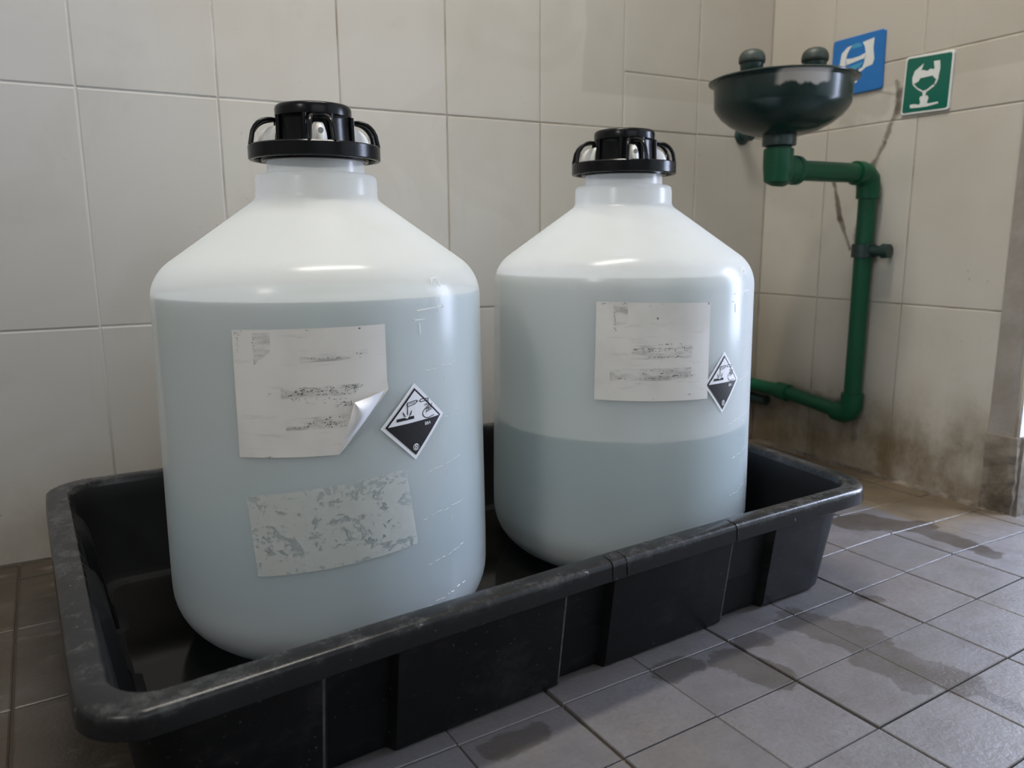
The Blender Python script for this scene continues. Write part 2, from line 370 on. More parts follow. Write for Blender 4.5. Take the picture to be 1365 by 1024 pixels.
def mat_cement(name, a, b, low):
    t = NT(name); p, x, y, z = t.pos()
    c = t.mix(t.ss(t.noise(p, 2.4, 6, 0.65), 0.35, 0.68), a, b)
    c = t.mix(t.m('MULTIPLY', t.ss(z, 0.75, 0.0, 0, 1), t.ss(t.noise(p, 3.5, 6, 0.7), 0.35, 0.65)), c, low)
    return t.done(t.bsdf(c, 0.85, t.bump(t.noise(p, 14, 6), 0.35, 0.003)))

M = dict(
    tile=mat_wall_tile(), grout=mat_grout_wall(), ftile=mat_floor_tile(), fgrout=mat_floor_grout(),
    tray=mat_black_plastic('black_tray_plastic', 0.45, 0.14), trayin=mat_black_plastic('black_tray_inside', 0.6, 0.01), rim=mat_rim(), worn=plain('scuffed_pale_edge', (0.070, 0.066, 0.062), 0.6, 0.95, 16), trayfloor=mat_tray_floor(),
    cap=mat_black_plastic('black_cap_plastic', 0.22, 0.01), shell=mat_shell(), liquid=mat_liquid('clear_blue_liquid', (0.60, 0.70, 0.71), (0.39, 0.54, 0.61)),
    liquid2=mat_liquid('blue_lower_liquid', (0.39, 0.535, 0.57), (0.39, 0.535, 0.57)), liquid3=mat_liquid('pale_upper_liquid', (0.67, 0.735, 0.73), (0.67, 0.735, 0.73)), water=mat_water_top(), paper=mat_paper(), remnant=mat_remnant(), ink=mat_ink(), smudge=mat_smudge(),
    white=plain('white_vinyl', (0.78, 0.78, 0.80), 0.35, 0.03), black=plain('black_vinyl_print', (0.014, 0.014, 0.016), 0.3, 0.1), paperback=plain('white_paper_back', (0.78, 0.78, 0.80), 0.85, 0.03),
    plug=plain('white_plug_plastic', (0.70, 0.69, 0.66), 0.4, 0.1, 12), spot=plain('grey_moulding_spot', (0.30, 0.30, 0.29), 0.5, 0.1),
    bowl=mat_bowl(), pipe=mat_pipe(), dpipe=plain('dark_green_fitting', (0.010, 0.032, 0.028), 0.35, 0.3), dome=plain('dusty_green_dust_cover', (0.026, 0.038, 0.031), 0.5, 0.6),
    blue=plain('blue_sign_face', (0.012, 0.135, 0.40), 0.35, 0.10, 3), green=plain('green_sign_face', (0.0, 0.105, 0.070), 0.35, 0.08, 3),
    signwhite=plain('sign_white_print', (0.62, 0.64, 0.62), 0.45, 0.08), signteal=plain('sign_teal_print', (0.05, 0.28, 0.45), 0.4, 0.05), signedge=plain('sign_plate_edge', (0.40, 0.40, 0.38), 0.5, 0.2),
    cement=mat_cement('grey_brown_cement', (0.24, 0.215, 0.185), (0.30, 0.275, 0.245), (0.10, 0.08, 0.055)), block=mat_cement('stained_cement_block', (0.15, 0.125, 0.095), (0.25, 0.215, 0.17), (0.06, 0.045, 0.03)),
    jamb=mat_cement('white_limewash', (0.70, 0.71, 0.73), (0.60, 0.60, 0.61), (0.25, 0.22, 0.19)), plaster=plain('room_plaster', (0.42, 0.40, 0.37), 0.8, 0.08, 2), ceil=plain('ceiling_paint', (0.68, 0.67, 0.64), 0.9, 0.05, 2),
)

# ------------------------------------------------------------------ the setting
WB = -0.062                                             # foot of the walls
def fh(x, y):                                           # the floor falls a little towards the walls
    u, v = math.cos(0.056766)*x+math.sin(0.056766)*y, -math.sin(0.056766)*x+math.cos(0.056766)*y
    return WB*max(min(max((u+1.62)/1.5, 0), 1), min(max((v+0.9106)/1.2, 0), 1))

b = MB(); b.box((-14.2, 0.007, -0.4), (0.6, 0.8, 13)); wall_back = struct(b.build('wall_back', M['grout']))
b = MB(); b.box((0.007, -3.117, -0.4), (0.6, 0.007, 13)); b.box((0.045, -12.5, 11), (0.6, -3.117, 13)); b.box((0.045, -17.8, -0.4), (0.6, -12.5, 13))
wall_right = struct(b.build('wall_right', M['grout']))
# left wall with a high window opening, wall behind the camera with a big opening, ceiling
b = MB(); b.box((-14.4, -17.8, -0.4), (-14.2, 0.8, 6.8)); b.box((-14.4, -17.8, 12), (-14.2, 0.8, 13)); b.box((-14.4, -17.8, 6.8), (-14.2, -12, 12)); b.box((-14.4, -6, 6.8), (-14.2, 0.8, 12))
wall_left = struct(b.build('wall_left', M['plaster']))
b = MB(); b.box((-14.2, -18, -0.4), (0.6, -17.8, 5.5)); b.box((-14.2, -18, 12), (0.6, -17.8, 13)); b.box((-14.2, -18, 5.5), (-11.5, -17.8, 12)); b.box((-0.5, -18, 5.5), (0.6, -17.8, 12))
wall_front = struct(b.build('wall_front', M['plaster']))
b = MB(); b.box((-14.4, -18, 13), (0.6, 0.8, 13.2)); struct(b.build('ceiling', M['ceil']))
b = MB()
xs = [-14.4 + i*0.2 for i in range(73)] + [0.05, 0.3, 0.6, 2, 6]; ys = [-18 + i*0.5 for i in range(29)] + [-3.6 + i*0.15 for i in range(1, 25)] + [0.3, 0.8]
b.grid([[(x, y, fh(x, y) - 0.020) for x in xs] for y in ys], closed=False); b.box((-14.4, -18, -0.5), (6, 0.8, -0.4))
floor = struct(b.build('floor', M['fgrout']))

# wall tiles, one object each
TH = 0.05
def tile_mesh(w, h, name='wall_tile', gap=0.0065, bev=0.007):
    w2, h2 = w/2-gap, h/2-gap; c = bev
    m = MB(); m.grid([[(-w2,TH,-h2),(w2,TH,-h2),(w2,TH,h2),(-w2,TH,h2)], [(-w2,c*0.45,-h2),(w2,c*0.45,-h2),(w2,c*0.45,h2),(-w2,c*0.45,h2)],
                      [(-w2+c,0,-h2+c),(w2-c,0,-h2+c),(w2-c,0,h2-c),(-w2+c,0,h2-c)]]); m.f.append((8,9,10,11)); m.m.append(0)
    return m.mesh(name, M['tile'])
cache = {}
def wall_tile(parent, c, w, h, rz):
    k = (round(w, 3), round(h, 3))
    if k not in cache: cache[k] = tile_mesh(w, h)
    o = link('wall_tile', cache[k], parent, Vector(c)*S)
    o.rotation_euler = (rnd.uniform(-1, 1)*0.0012, rnd.uniform(-1, 1)*0.0012, rz + rnd.uniform(-1, 1)*0.0012)
Z1, Z2, Z3 = 1.7613, 3.5492, 4.115
cols = [-7.0843 - k for k in range(7, 0, -1)] + [-7.0843 + k for k in range(7)] + [0.0]
for i in range(len(cols)-1):
    x0, x1 = cols[i], cols[i+1]
    rows = [WB, Z1, Z2, Z3, 5.9, 7.7] if x0 > -2.2 else [WB, Z1, Z2, 5.34, 7.1]
    for z0, z1 in zip(rows, rows[1:]): wall_tile(wall_back, ((x0+x1)/2, rnd.uniform(-0.003, 0.003), (z0+z1)/2), x1-x0, z1-z0, 0)
rcols = [0, -0.8514, -1.8873, -2.872]
for y0, y1 in zip(rcols, rcols[1:]):
    rows = [WB, Z1, Z2, Z3, 5.9, 7.7]
    for z0, z1 in zip(rows, rows[1:]): wall_tile(wall_right, (rnd.uniform(-0.003, 0.003), (y0+y1)/2, (z0+z1)/2), y0-y1, z1-z0, -PI/2)

# the cement pier that ends the right wall, its base block and the limewashed reveal
b = MB()
def rough_prism(b, x0, x1, y0, y1, z0, z1, n, amp, mi=0, seed=1):
    r = random.Random(seed); rows = []
    for i in range(n+1):
        z = z0+(z1-z0)*i/n; j = lambda: r.uniform(-amp, amp)
        rows.append([(x1, y1, z), (x0+j(), y1, z), (x0+j()*0.6, y0+0.05+j(), z), (x0+0.04+j(), y0+j(), z), (x1, y0+j(), z)])
    k = len(b.v); b.grid(rows, True, mi); b.f.append((k, k+1, k+2, k+3, k+4)); b.f.append(tuple(k+n*5+q for q in (4,3,2,1,0))); b.m += [mi, mi]
rough_prism(b, -0.012, 0.06, -3.115, -2.876, 0.62, 11, 40, 0.006); pier = b.build('trim_1', M['cement']); struct(pier)
b = MB(); rough_prism(b, -0.035, 0.06, -3.135, -2.872, -0.08, 0.655, 9, 0.010, seed=5); struct(b.build('trim_2', M['block']))
b = MB(); b.box((0.03, -3.128, 0.66), (0.62, -3.117, 11)); struct(b.build('trim_3', M['jamb']))
b = MB(); rough_prism(b, 0.02, 0.62, -3.15, -3.117, -0.1, 0.655, 6, 0.008, seed=9); struct(b.build('trim_4', M['block']))
# silt fillet where the wall meets the floor
b = MB(); r = random.Random(3); rows = []
for i in range(40):
    y = -3.1 + i*0.078; w = 0.05 + r.uniform(0, 0.05); rows.append([(0.045, y, WB-0.02), (0.045, y, WB+0.035+r.uniform(0, 0.015)), (-0.004, y, WB+0.022+r.uniform(0, 0.012)), (-w, y, WB-0.004)])
b.grid(rows, closed=False); struct(b.build('trim_5', M['block'], smooth=60))

# floor tiles, one object each, cut where they meet the walls
def clip(poly, n, d):
    out = []
    for i in range(len(poly)):
        p, q = poly[i], poly[(i+1) % len(poly)]; a, c = p[0]*n[0]+p[1]*n[1]-d, q[0]*n[0]+q[1]*n[1]-d
        if a <= 0: out.append(p)
        if (a < 0 < c) or (c < 0 < a): t = a/(a-c); out.append((p[0]+t*(q[0]-p[0]), p[1]+t*(q[1]-p[1])))
    return out
ca, sa = math.cos(FANG), math.sin(FANG)
def floor_tile(i, j, ni=1, nj=1):
    u1, v1 = -FA-i*FS, -FB-j*FM; u0, v0 = u1-FS*ni, v1-FM*nj; ge, go, g = 0.0085, 0.0030, 0.0045
    g1, g0 = (ge, go) if i % 2 == 0 else (go, ge)
    if ni == 2: g0 = g1 = ge
    poly = [(u0+g0, v0+g), (u1-g1, v0+g), (u1-g1, v1-g), (u0+g0, v1-g)]
    poly = [(ca*u-sa*v, sa*u+ca*v) for u, v in poly]
    if min(p[1] for p in poly) > -0.02: return
    poly = clip(poly, (0, 1), -0.008)
    if max(p[1] for p in poly) > -3.10: poly = clip(poly, (1, 0), -0.006)
    if len(poly) < 3: return
    cx, cy = sum(p[0] for p in poly)/len(poly), sum(p[1] for p in poly)/len(poly)
    if max(math.hypot(p[0]-cx, p[1]-cy) for p in poly) < 0.06: return
    dz = rnd.uniform(-0.003, 0.003); bev = 0.010; n = len(poly)
    inner = [(p[0]+(cx-p[0])*bev*1.6, p[1]+(cy-p[1])*bev*1.6) for p in poly]
    m = MB(); m.grid([[(x, y, fh(x, y)-0.03) for x, y in poly], [(x, y, fh(x, y)-0.005+dz) for x, y in poly], [(x, y, fh(x, y)+dz) for x, y in inner]])
    m.f.append(tuple(2*n+k for k in range(n))); m.m.append(0)
    org = Vector((cx, cy, 0))*S; me = m.mesh('floor_tile', M['ftile'], org); link('floor_tile', me, floor, org)
for i in range(-9, 12):
    for j in range(-10, 5):
        cu, cv = -FA-(i+.5)*FS, -FB-(j+.5)*FM; x, y = ca*cu-sa*cv, sa*cu+ca*cv
        if x > -9.8 and x < 2.4 and y < 0.6 and (x < 0.4 or y < -3.0):
            if i >= 6:
                if i % 2 == 0 and j % 2: floor_tile(i, j, 2, 2)
            else: floor_tile(i, j)

# ------------------------------------------------------------------ the black spill tray
TC, TA, TL, TW = (-5.001, -2.2673), 0.0815, 4.8411, 3.1355
QF = [(-2.429, -1.600), (2.345, -1.535), (2.80, 1.40), (-2.403, 1.690)]         # rim corners: fl, fr, br, bl
def tmap(u, v, z):
    s_, t_ = u/TL+0.5, v/TW+0.5
    x = (1-s_)*(1-t_)*QF[0][0]+s_*(1-t_)*QF[1][0]+s_*t_*QF[2][0]+(1-s_)*t_*QF[3][0]
    y = (1-s_)*(1-t_)*QF[0][1]+s_*(1-t_)*QF[1][1]+s_*t_*QF[2][1]+(1-s_)*t_*QF[3][1]
    y += 0.045*max(0, 1-(u/2.2)**2)*(1-t_)                                        # the long front edge is pulled in a little
    return (TC[0]+math.cos(TA)*x-math.sin(TA)*y, TC[1]+math.sin(TA)*x+math.cos(TA)*y, z)
REC_F = [(-1.466, -1.138), (-0.128, 0.176), (1.158, 1.529)]; REC_S = [(-0.45, 0.0), (0.55, 0.9)]
def ring(d, z, k):
    """one loop round the tray at inset d; k = how deep the recesses are"""
    a, c = TL/2-d, TW/2-d; rc = max(0.12, 0.27-0.5*max(d, 0)); pts = []
    def side(recs, lim):
        us = [(-lim, 0), (lim, 0)]
        for r0, r1 in recs: us += [(r0-0.025, 0), (r0-0.014, 0), (r0+0.014, 1), ((r0+r1)/2, 1), (r1-0.014, 1), (r1+0.014, 0)]
        us += [(-lim+0.25*q, 0) for q in range(1, int(lim/0.125)) if all(not (r0-0.1 < -lim+0.25*q < r1+0.1) for r0, r1 in recs)] if False else []
        return sorted(us)
    def corner(cx, cy, a0):
        for q in range(1, 8): t = a0 + PI/2*q/8; pts.append((cx+rc*math.cos(t), cy+rc*math.sin(t)))
    e = 0.055*k; LF, LS = 2.02, 1.15
    for u, f in side(REC_F, LF): pts.append((u, -c+e*f))
    corner(a-rc, -c+rc, -PI/2)
    for v, f in side(REC_S, LS): pts.append((a, v))                              # the far short side is plain
    corner(a-rc, c-rc, 0)
    for u, f in reversed(side(REC_F, LF)): pts.append((u, c-e*f))
    corner(-a+rc, c-rc, PI/2)
    for v, f in reversed(side(REC_S, LS)): pts.append((-a+e*f, v))
    corner(-a+rc, -c+rc, PI)
    return [tmap(u, v, z) for u, v in pts]
t = thing('spill_tray', (TC[0], TC[1], 0), 'long black rectangular plastic spill tray on the tiled floor', 'tray')
b = MB(); b.grid([ring(*q) for q in ((0.13, 0.715, 0.3), (0.135, 0.66, 0.5), (0.15, 0.60, 1), (0.235, 0.035, 1), (0.255, 0.008, 1), (0.30, 0.0, 1))])
n = len(ring(0, 0, 0)); b.f.append(tuple(5*n+k for k in range(n))); b.m.append(0)
FRONT_US = sorted([-2.02, 2.02] + [r0+k for r0, r1 in REC_F for k in (-0.025, -0.014, 0.014)] + [(r0+r1)/2 for r0, r1 in REC_F] + [r1+k for r0, r1 in REC_F for k in (-0.014, 0.014)])
for i in range(2, 3):
    for q, u in enumerate(FRONT_US[:-1]):
        if any(abs(u-(r0-0.025)) < 1e-6 for r0, r1 in REC_F): b.m[i*n+q] = 1
b.build('outer_wall', [M['tray'], M['worn']], t, smooth=35)
b = MB(); b.grid([ring(*q) for q in ((0.125, 0.755, 0.1), (0.150, 0.70, 0.5), (0.158, 0.62, 0.9), (0.225, 0.12, 0.9), (0.245, 0.075, 0.9), (0.285, 0.062, 0.9), (0.32, 0.055, 0.5))])
b.build('inner_wall', M['trayin'], t, smooth=35)
b = MB(); b.grid([ring(0.30, 0.048, 0.5), ring(0.305, 0.057, 0.5)]); b.f.append(tuple(n+k for k in range(n))); b.m.append(0); b.f.append(tuple(range(n))[::-1]); b.m.append(0)
b.build('tray_floor', M['trayfloor'], t)
b = MB(); b.grid([ring(*q) for q in ((0.135, 0.735, 0), (0.03, 0.735, 0), (0.022, 0.672, 0), (0.006, 0.664, 0), (-0.004, 0.672, 0), (0.0, 0.742, 0), (0.0035, 0.757, 0), (0.012, 0.768, 0), (0.027, 0.774, 0), (0.108, 0.777, 0), (0.120, 0.772, 0), (0.130, 0.752, 0), (0.135, 0.735, 0))])
b.build('rim', M['rim'], t, smooth=32)
# moulding seams standing proud across the lip
def seam(u, w):
    b = MB(); rows = []
    for d, z in ((0.10, 0.777), (0.06, 0.777), (0.022, 0.776), (0.004, 0.764), (-0.001, 0.745), (-0.004, 0.70), (-0.004, 0.675)):
        a_, c_ = tmap(u-w, -TW/2+d-0.004, z+0.0012), tmap(u+w, -TW/2+d-0.003, z+0.0012); rows.append([a_, c_])
    b.grid(rows, closed=False); b.build('rim_seam', M['rim'], t, smooth=60)
for u in (0.06, 0.16, 1.02): seam(u, 0.009)

# ------------------------------------------------------------------ carboys
def rbody(z): return 0.972 if z < 0.6 else 0.972-0.018*min(1, (z-0.6)/1.5)
def body_profile(off=0.0):
    z0, rc, zs, rs = 0.06, 0.345, 2.085, 0.27; R0 = 0.972-off; pr = []
    for k in range(0, 13):
        a = PI/2*k/12; pr.append((R0-rc+rc*math.sin(a), z0+off+rc-rc*math.cos(a)))
    for k in range(1, 9): z = z0+rc+(zs-z0-rc)*k/8; pr.append((rbody(z)-off, z))
    cr = rbody(zs)-rs; cz = zs; dr, dz = 0.352-cr, 2.655-cz; D = math.hypot(dr, dz); ph = math.atan2(dz, dr)-math.acos(rs/D)
    for k in range(1, 13): a = ph*k/12; pr.append((cr+(rs-off)*math.cos(a), cz+(rs-off)*math.sin(a)))
    return pr
SHELL = [(0.0, 0.10), (0.45, 0.095), (0.56, 0.068)] + body_profile()[1:] + [(0.372, 2.640), (0.358, 2.655), (0.352, 2.675), (0.350, 2.765), (0.343, 2.785), (0.328, 2.795), (0.290, 2.797), (0.281, 2.803), (0.278, 2.90), (0.24, 2.905)]
NSEG = 96
def liquid_profile(z0, z1):
    pr = [(r, z) for r, z in body_profile(0.022) if z0 < z < z1]
    def at(z):
        P = body_profile(0.022)
        for (r0, a), (r1, c) in zip(P, P[1:]):
            if a <= z <= c: return r0+(r1-r0)*(z-a)/max(c-a, 1e-6)
        return P[-1][0]
    rt = at(z1)                                                  # the liquid stays upright under its surface
    return [(at(z0), z0)] + [(min(r, rt) if z > 1.2 and z1 > 1.5 else r, z) for r, z in pr] + [(rt, z1)]

class Cyl:
    """flat artwork wrapped round the bottle: angle in degrees, height in units"""
    def __init__(s, c): s.c = c
    def p(s, th, z, off): a = math.radians(th); r = rbody(z)+off; return (s.c[0]+r*math.cos(a), s.c[1]+r*math.sin(a), z)
    def quad(s, mb, Q, off, n=16, m=6, mi=0, thick=0.0):
        """bilinear patch; Q = tl, tr, br, bl"""
        def P(i, j, o):
            a, c = i/n, j/m
            th = (1-a)*(1-c)*Q[0][0]+a*(1-c)*Q[1][0]+a*c*Q[2][0]+(1-a)*c*Q[3][0]; z = (1-a)*(1-c)*Q[0][1]+a*(1-c)*Q[1][1]+a*c*Q[2][1]+(1-a)*c*Q[3][1]
            return s.p(th, z, o)
        mb.grid([[P(i, j, off) for i in range(n+1)] for j in range(m+1)], closed=False, mi=mi)

def earcut(poly):
    """triangles of a simple polygon"""
    from mathutils.geometry import tessellate_polygon
    return tessellate_polygon([[Vector((x, y, 0)) for x, y in poly]])

def pic_poly(mb, f, poly, off, mi, sub=0):
    """polygon in picture coordinates through the mapping f(u, v, off)"""
    vs = [f(u, v, off) for u, v in poly]; mb.add(vs, [tuple(q) for q in earcut(poly)], mi)
def pic_line(mb, f, pts, w, off, mi):
    for (x0, y0), (x1, y1) in zip(pts, pts[1:]):
        d = math.hypot(x1-x0, y1-y0); nx, ny = -(y1-y0)/d*w/2, (x1-x0)/d*w/2; ex, ey = (x1-x0)/d*w*0.3, (y1-y0)/d*w*0.3
        pic_poly(mb, f, [(x0+nx-ex, y0+ny-ey), (x1+nx+ex, y1+ny+ey), (x1-nx+ex, y1-ny+ey), (x0-nx-ex, y0-ny-ey)], off, mi)
def arc(cx, cy, r, a0, a1, n=10, ry=None): return [(cx+r*math.cos(math.radians(a0+(a1-a0)*k/n)), cy+(ry or r)*math.sin(math.radians(a0+(a1-a0)*k/n))) for k in range(n+1)]
def text_polys(txt):
    cu = bpy.data.curves.new('t', 'FONT'); cu.body = txt; cu.align_x = 'CENTER'; cu.align_y = 'CENTER'; o = bpy.data.objects.new('t', cu); COL.objects.link(o)
    bpy.context.view_layer.update(); me = bpy.data.meshes.new_from_object(o.evaluated_get(bpy.context.evaluated_depsgraph_get()))
    vs = [(v.co.x, v.co.y) for v in me.vertices]; fs = [tuple(p.vertices) for p in me.polygons]
    bpy.data.objects.remove(o); bpy.data.meshes.remove(me); bpy.data.curves.remove(cu); return vs, fs
def pic_text(mb, f, txt, cx, cy, h, ang, off, mi):
    vs, fs = text_polys(txt); c, s_ = math.cos(ang), math.sin(ang); k = h/0.7
    mb.add([f(cx+k*(c*x-s_*y), cy+k*(s_*x+c*y), off) for x, y in vs], fs, mi)

def hazard_diamond(c, T, R, B, L, parent, worn):
    """corrosive placard: unit diamond |u|+|v|<=1 mapped on T, R, B, L"""
    cyl = Cyl(c); cx = (T[0]+R[0]+B[0]+L[0])/4; cz = (T[1]+R[1]+B[1]+L[1])/4
    ux, uz = (R[0]-L[0])/2, (R[1]-L[1])/2; vx, vz = (T[0]-B[0])/2, (T[1]-B[1])/2
    f = lambda u, v, off: cyl.p(cx+u*ux+v*vx, cz+u*uz+v*vz, off)
    b = MB(); n = 8
    def dia(k, off, mi):                                   # diamond of half size k, cut fine enough to follow the curve
        rows = [[(p*k, q*k) for p, q in [((i/n-0.5)+(j/n-0.5), (j/n-0.5)-(i/n-0.5)) for i in range(n+1)]] for j in range(n+1)]
        b.grid([[f(u, v, off) for u, v in r] for r in rows], closed=False, mi=mi)
    dia(1.0, 0.005, 0); dia(0.875, 0.007, 1)
    # white upper half inside the black frame
    k = 0.805
    for i in range(8):
        u0, u1 = -k+2*k*i/8, -k+2*k*(i+1)/8
        pic_poly(b, f, [(u0, 0.0), (u1, 0.0), (u1, k-abs(u1)), (u0, k-abs(u0))] if abs(u1) < k-1e-6 and abs(u0) < k-1e-6 else [(u0, 0), (u1, 0), (u1 if abs(u1) < k-1e-6 else u0, k-abs(u1 if abs(u1) < k-1e-6 else u0))], 0.009, 0)
    o = 0.0105
    # left: tube pouring on a bar
    pic_poly(b, f, [(-0.56, 0.09), (-0.04, 0.09), (-0.04, 0.17), (-0.56, 0.17)], o, 1)
    pic_poly(b, f, [(-0.33, 0.165), (-0.24, 0.13), (-0.19, 0.20), (-0.24, 0.21)], o+0.001, 0)
    pic_line(b, f, [(-0.235, 0.23), (-0.235, 0.50)], 0.026, o, 1)
    pic_line(b, f, [(-0.25, 0.47), (-0.23, 0.53), (0.05, 0.55), (0.08, 0.52), (0.0, 0.47), (-0.235, 0.43)], 0.022, o, 1)
    pic_line(b, f, [(-0.22, 0.49), (-0.02, 0.51)], 0.014, o, 1)
    for sx in (-1, 1): pic_line(b, f, [(-0.24+sx*0.05, 0.18), (-0.24+sx*0.13, 0.31), (-0.24+sx*0.10, 0.20)], 0.018, o, 1)
    # right: tube pouring on a hand
    pic_line(b, f, [(0.14, 0.51), (0.20, 0.55), (0.42, 0.53), (0.43, 0.48), (0.20, 0.48), (0.14, 0.51)], 0.020, o, 1)
    pic_line(b, f, [(0.43, 0.54), (0.44, 0.24)], 0.018, o, 1)
    pic_line(b, f, arc(0.44, 0.16, 0.20, 100, 270, 8, 0.14) + [(0.62, 0.05)], 0.022, o, 1)
    for q in range(4):
        x = 0.36+0.055*q; pic_line(b, f, [(x, 0.16+0.02*q), (x+0.03, 0.33+0.015*q)], 0.016, o, 1)
    for q in range(3): pic_line(b, f, [(0.34, 0.20+0.06*q), (0.56, 0.22+0.065*q)], 0.010, o, 1)
    pic_line(b, f, [(0.30, 0.36), (0.36, 0.40), (0.40, 0.36)], 0.018, o, 1)
    pic_text(b, f, '88A', 0.40, -0.12, 0.085, 0.0, o, 0)
    pic_text(b, f, '8', 0.0, -0.66, 0.15, -0.1, o, 0)
    pic_line(b, f, arc(0, -0.66, 0.085, 0, 360, 12), 0.012, o, 0)
    ob = b.build('hazard_diamond', [M['white'], M['black']], parent)
    ob['label'] = 'white and black corrosive hazard diamond sticker'
    return ob

def scribble(cyl, b, th0, th1, z, rows, seed, mi=0, off=0.0075, hgt=0.018, fill=0.62):
    """rows of worn lettering: short vertical and level strokes"""
    r = random.Random(seed); lines = max(1, int(hgt/0.008))
    for q in range(lines):
        th = th0+r.uniform(0, 0.6); zl = z+(q-(lines-1)/2)*0.0085
        while th < th1:
            w = r.uniform(0.12, 0.75); h = r.uniform(0.0025, 0.0065)
            if r.random() < 0.12: w, h = 0.14, r.uniform(0.010, 0.018)
            if r.random() < fill:
                zz = zl+r.uniform(-0.003, 0.003)
                cyl.quad(b, [(th, zz+h/2), (th+w, zz+h/2+r.uniform(-.001, .001)), (th+w, zz-h/2), (th, zz-h/2)], off, 1, 1, mi)
            th += w+r.uniform(0.05, 0.45)

def make_cap(c, rot, parent):
    cap = MB()
    # flange: a flat ring with a hollow underside, and the skirt that grips the neck
    cap.rev([(0.300, 2.955), (0.372, 2.957), (0.378, 2.950), (0.378, 2.882), (0.372, 2.876), (0.352, 2.876), (0.346, 2.884), (0.346, 2.915), (0.318, 2.915), (0.312, 2.886), (0.306, 2.868), (0.284, 2.866), (0.282, 2.90)], c, 72)
    # hub and thicker top disc
    cap.rev([(0.300, 2.955), (0.225, 2.958), (0.212, 2.970), (0.206, 3.09), (0.210, 3.112), (0.218, 3.120), (0.219, 3.160), (0.214, 3.176), (0.203, 3.184), (0.0, 3.188)], c, 64)
    o = cap.build('screw_cap', M['cap'], parent, smooth=40)
    for q in range(4):
        plug = MB()
        a = rot+q*PI/2; e = Vector((math.cos(a), math.sin(a), 0)); s_ = Vector((-math.sin(a), math.cos(a), 0)); C = Vector((c[0], c[1], 0))
        P = lambda r, l, z: C+e*r+s_*l+Vector((0, 0, z))
        # looped grip: two bowed legs that join in an arch at the hub
        g = MB(); path = []
        for k in range(0, 25):
            tt = k/24; l = 0.068*math.cos(PI*tt)
            h = math.sin(PI*tt)**0.55                                        # 0 at the flange, 1 at the hub
            phi = h*PI/2; rr = 0.225+0.135*math.cos(phi)**0.75 if h < 0.999 else 0.225; zz = 2.955+0.145*math.sin(phi)
            path.append(P(rr, l*(1.0-0.25*h), zz))
        g.tube(path, 0.0135, 8); g.build('looped_grip', M['cap'], o, smooth=60)
        for sg in (-1, 1):                                                    # hub ribs either side of the loop
            bx = MB(); bx.tube([P(0.208, sg*0.078, 2.956), P(0.206, sg*0.074, 3.118)], 0.016, 6); bx.build('hub_rib', M['cap'], o, smooth=60)
        # white liner that bulges out under the loop
        rows = []
        for i in range(0, 9):
            fz = i/8; z = 2.957+0.115*fz; ext = 0.118*math.sqrt(max(0, 1-fz**2.2)); rows.append([P(0.19+(ext+0.012)*math.sqrt(max(0, 1-(m/6)**2*0.92)), 0.046*(m/6)*(1-0.45*fz**2), z) for m in range(-6, 7)])
        plug.grid(rows, closed=False)
        k = len(plug.v); plug.add([P(0.19+0.131*math.sqrt(1-0.32**2)-0.006*abs(x)+0.004, 0.016*math.cos(x_), 3.012+0.017*math.sin(x_)) for x_ in [2*PI*y/10 for y in range(10)] for x in (0,)], [tuple(range(10))], 1)
        l = plug.build('cap_liner', [M['plug'], M['spot']], o, smooth=60)
        if q == 0: l['label'] = 'white liner showing under the cap loops'
    return o

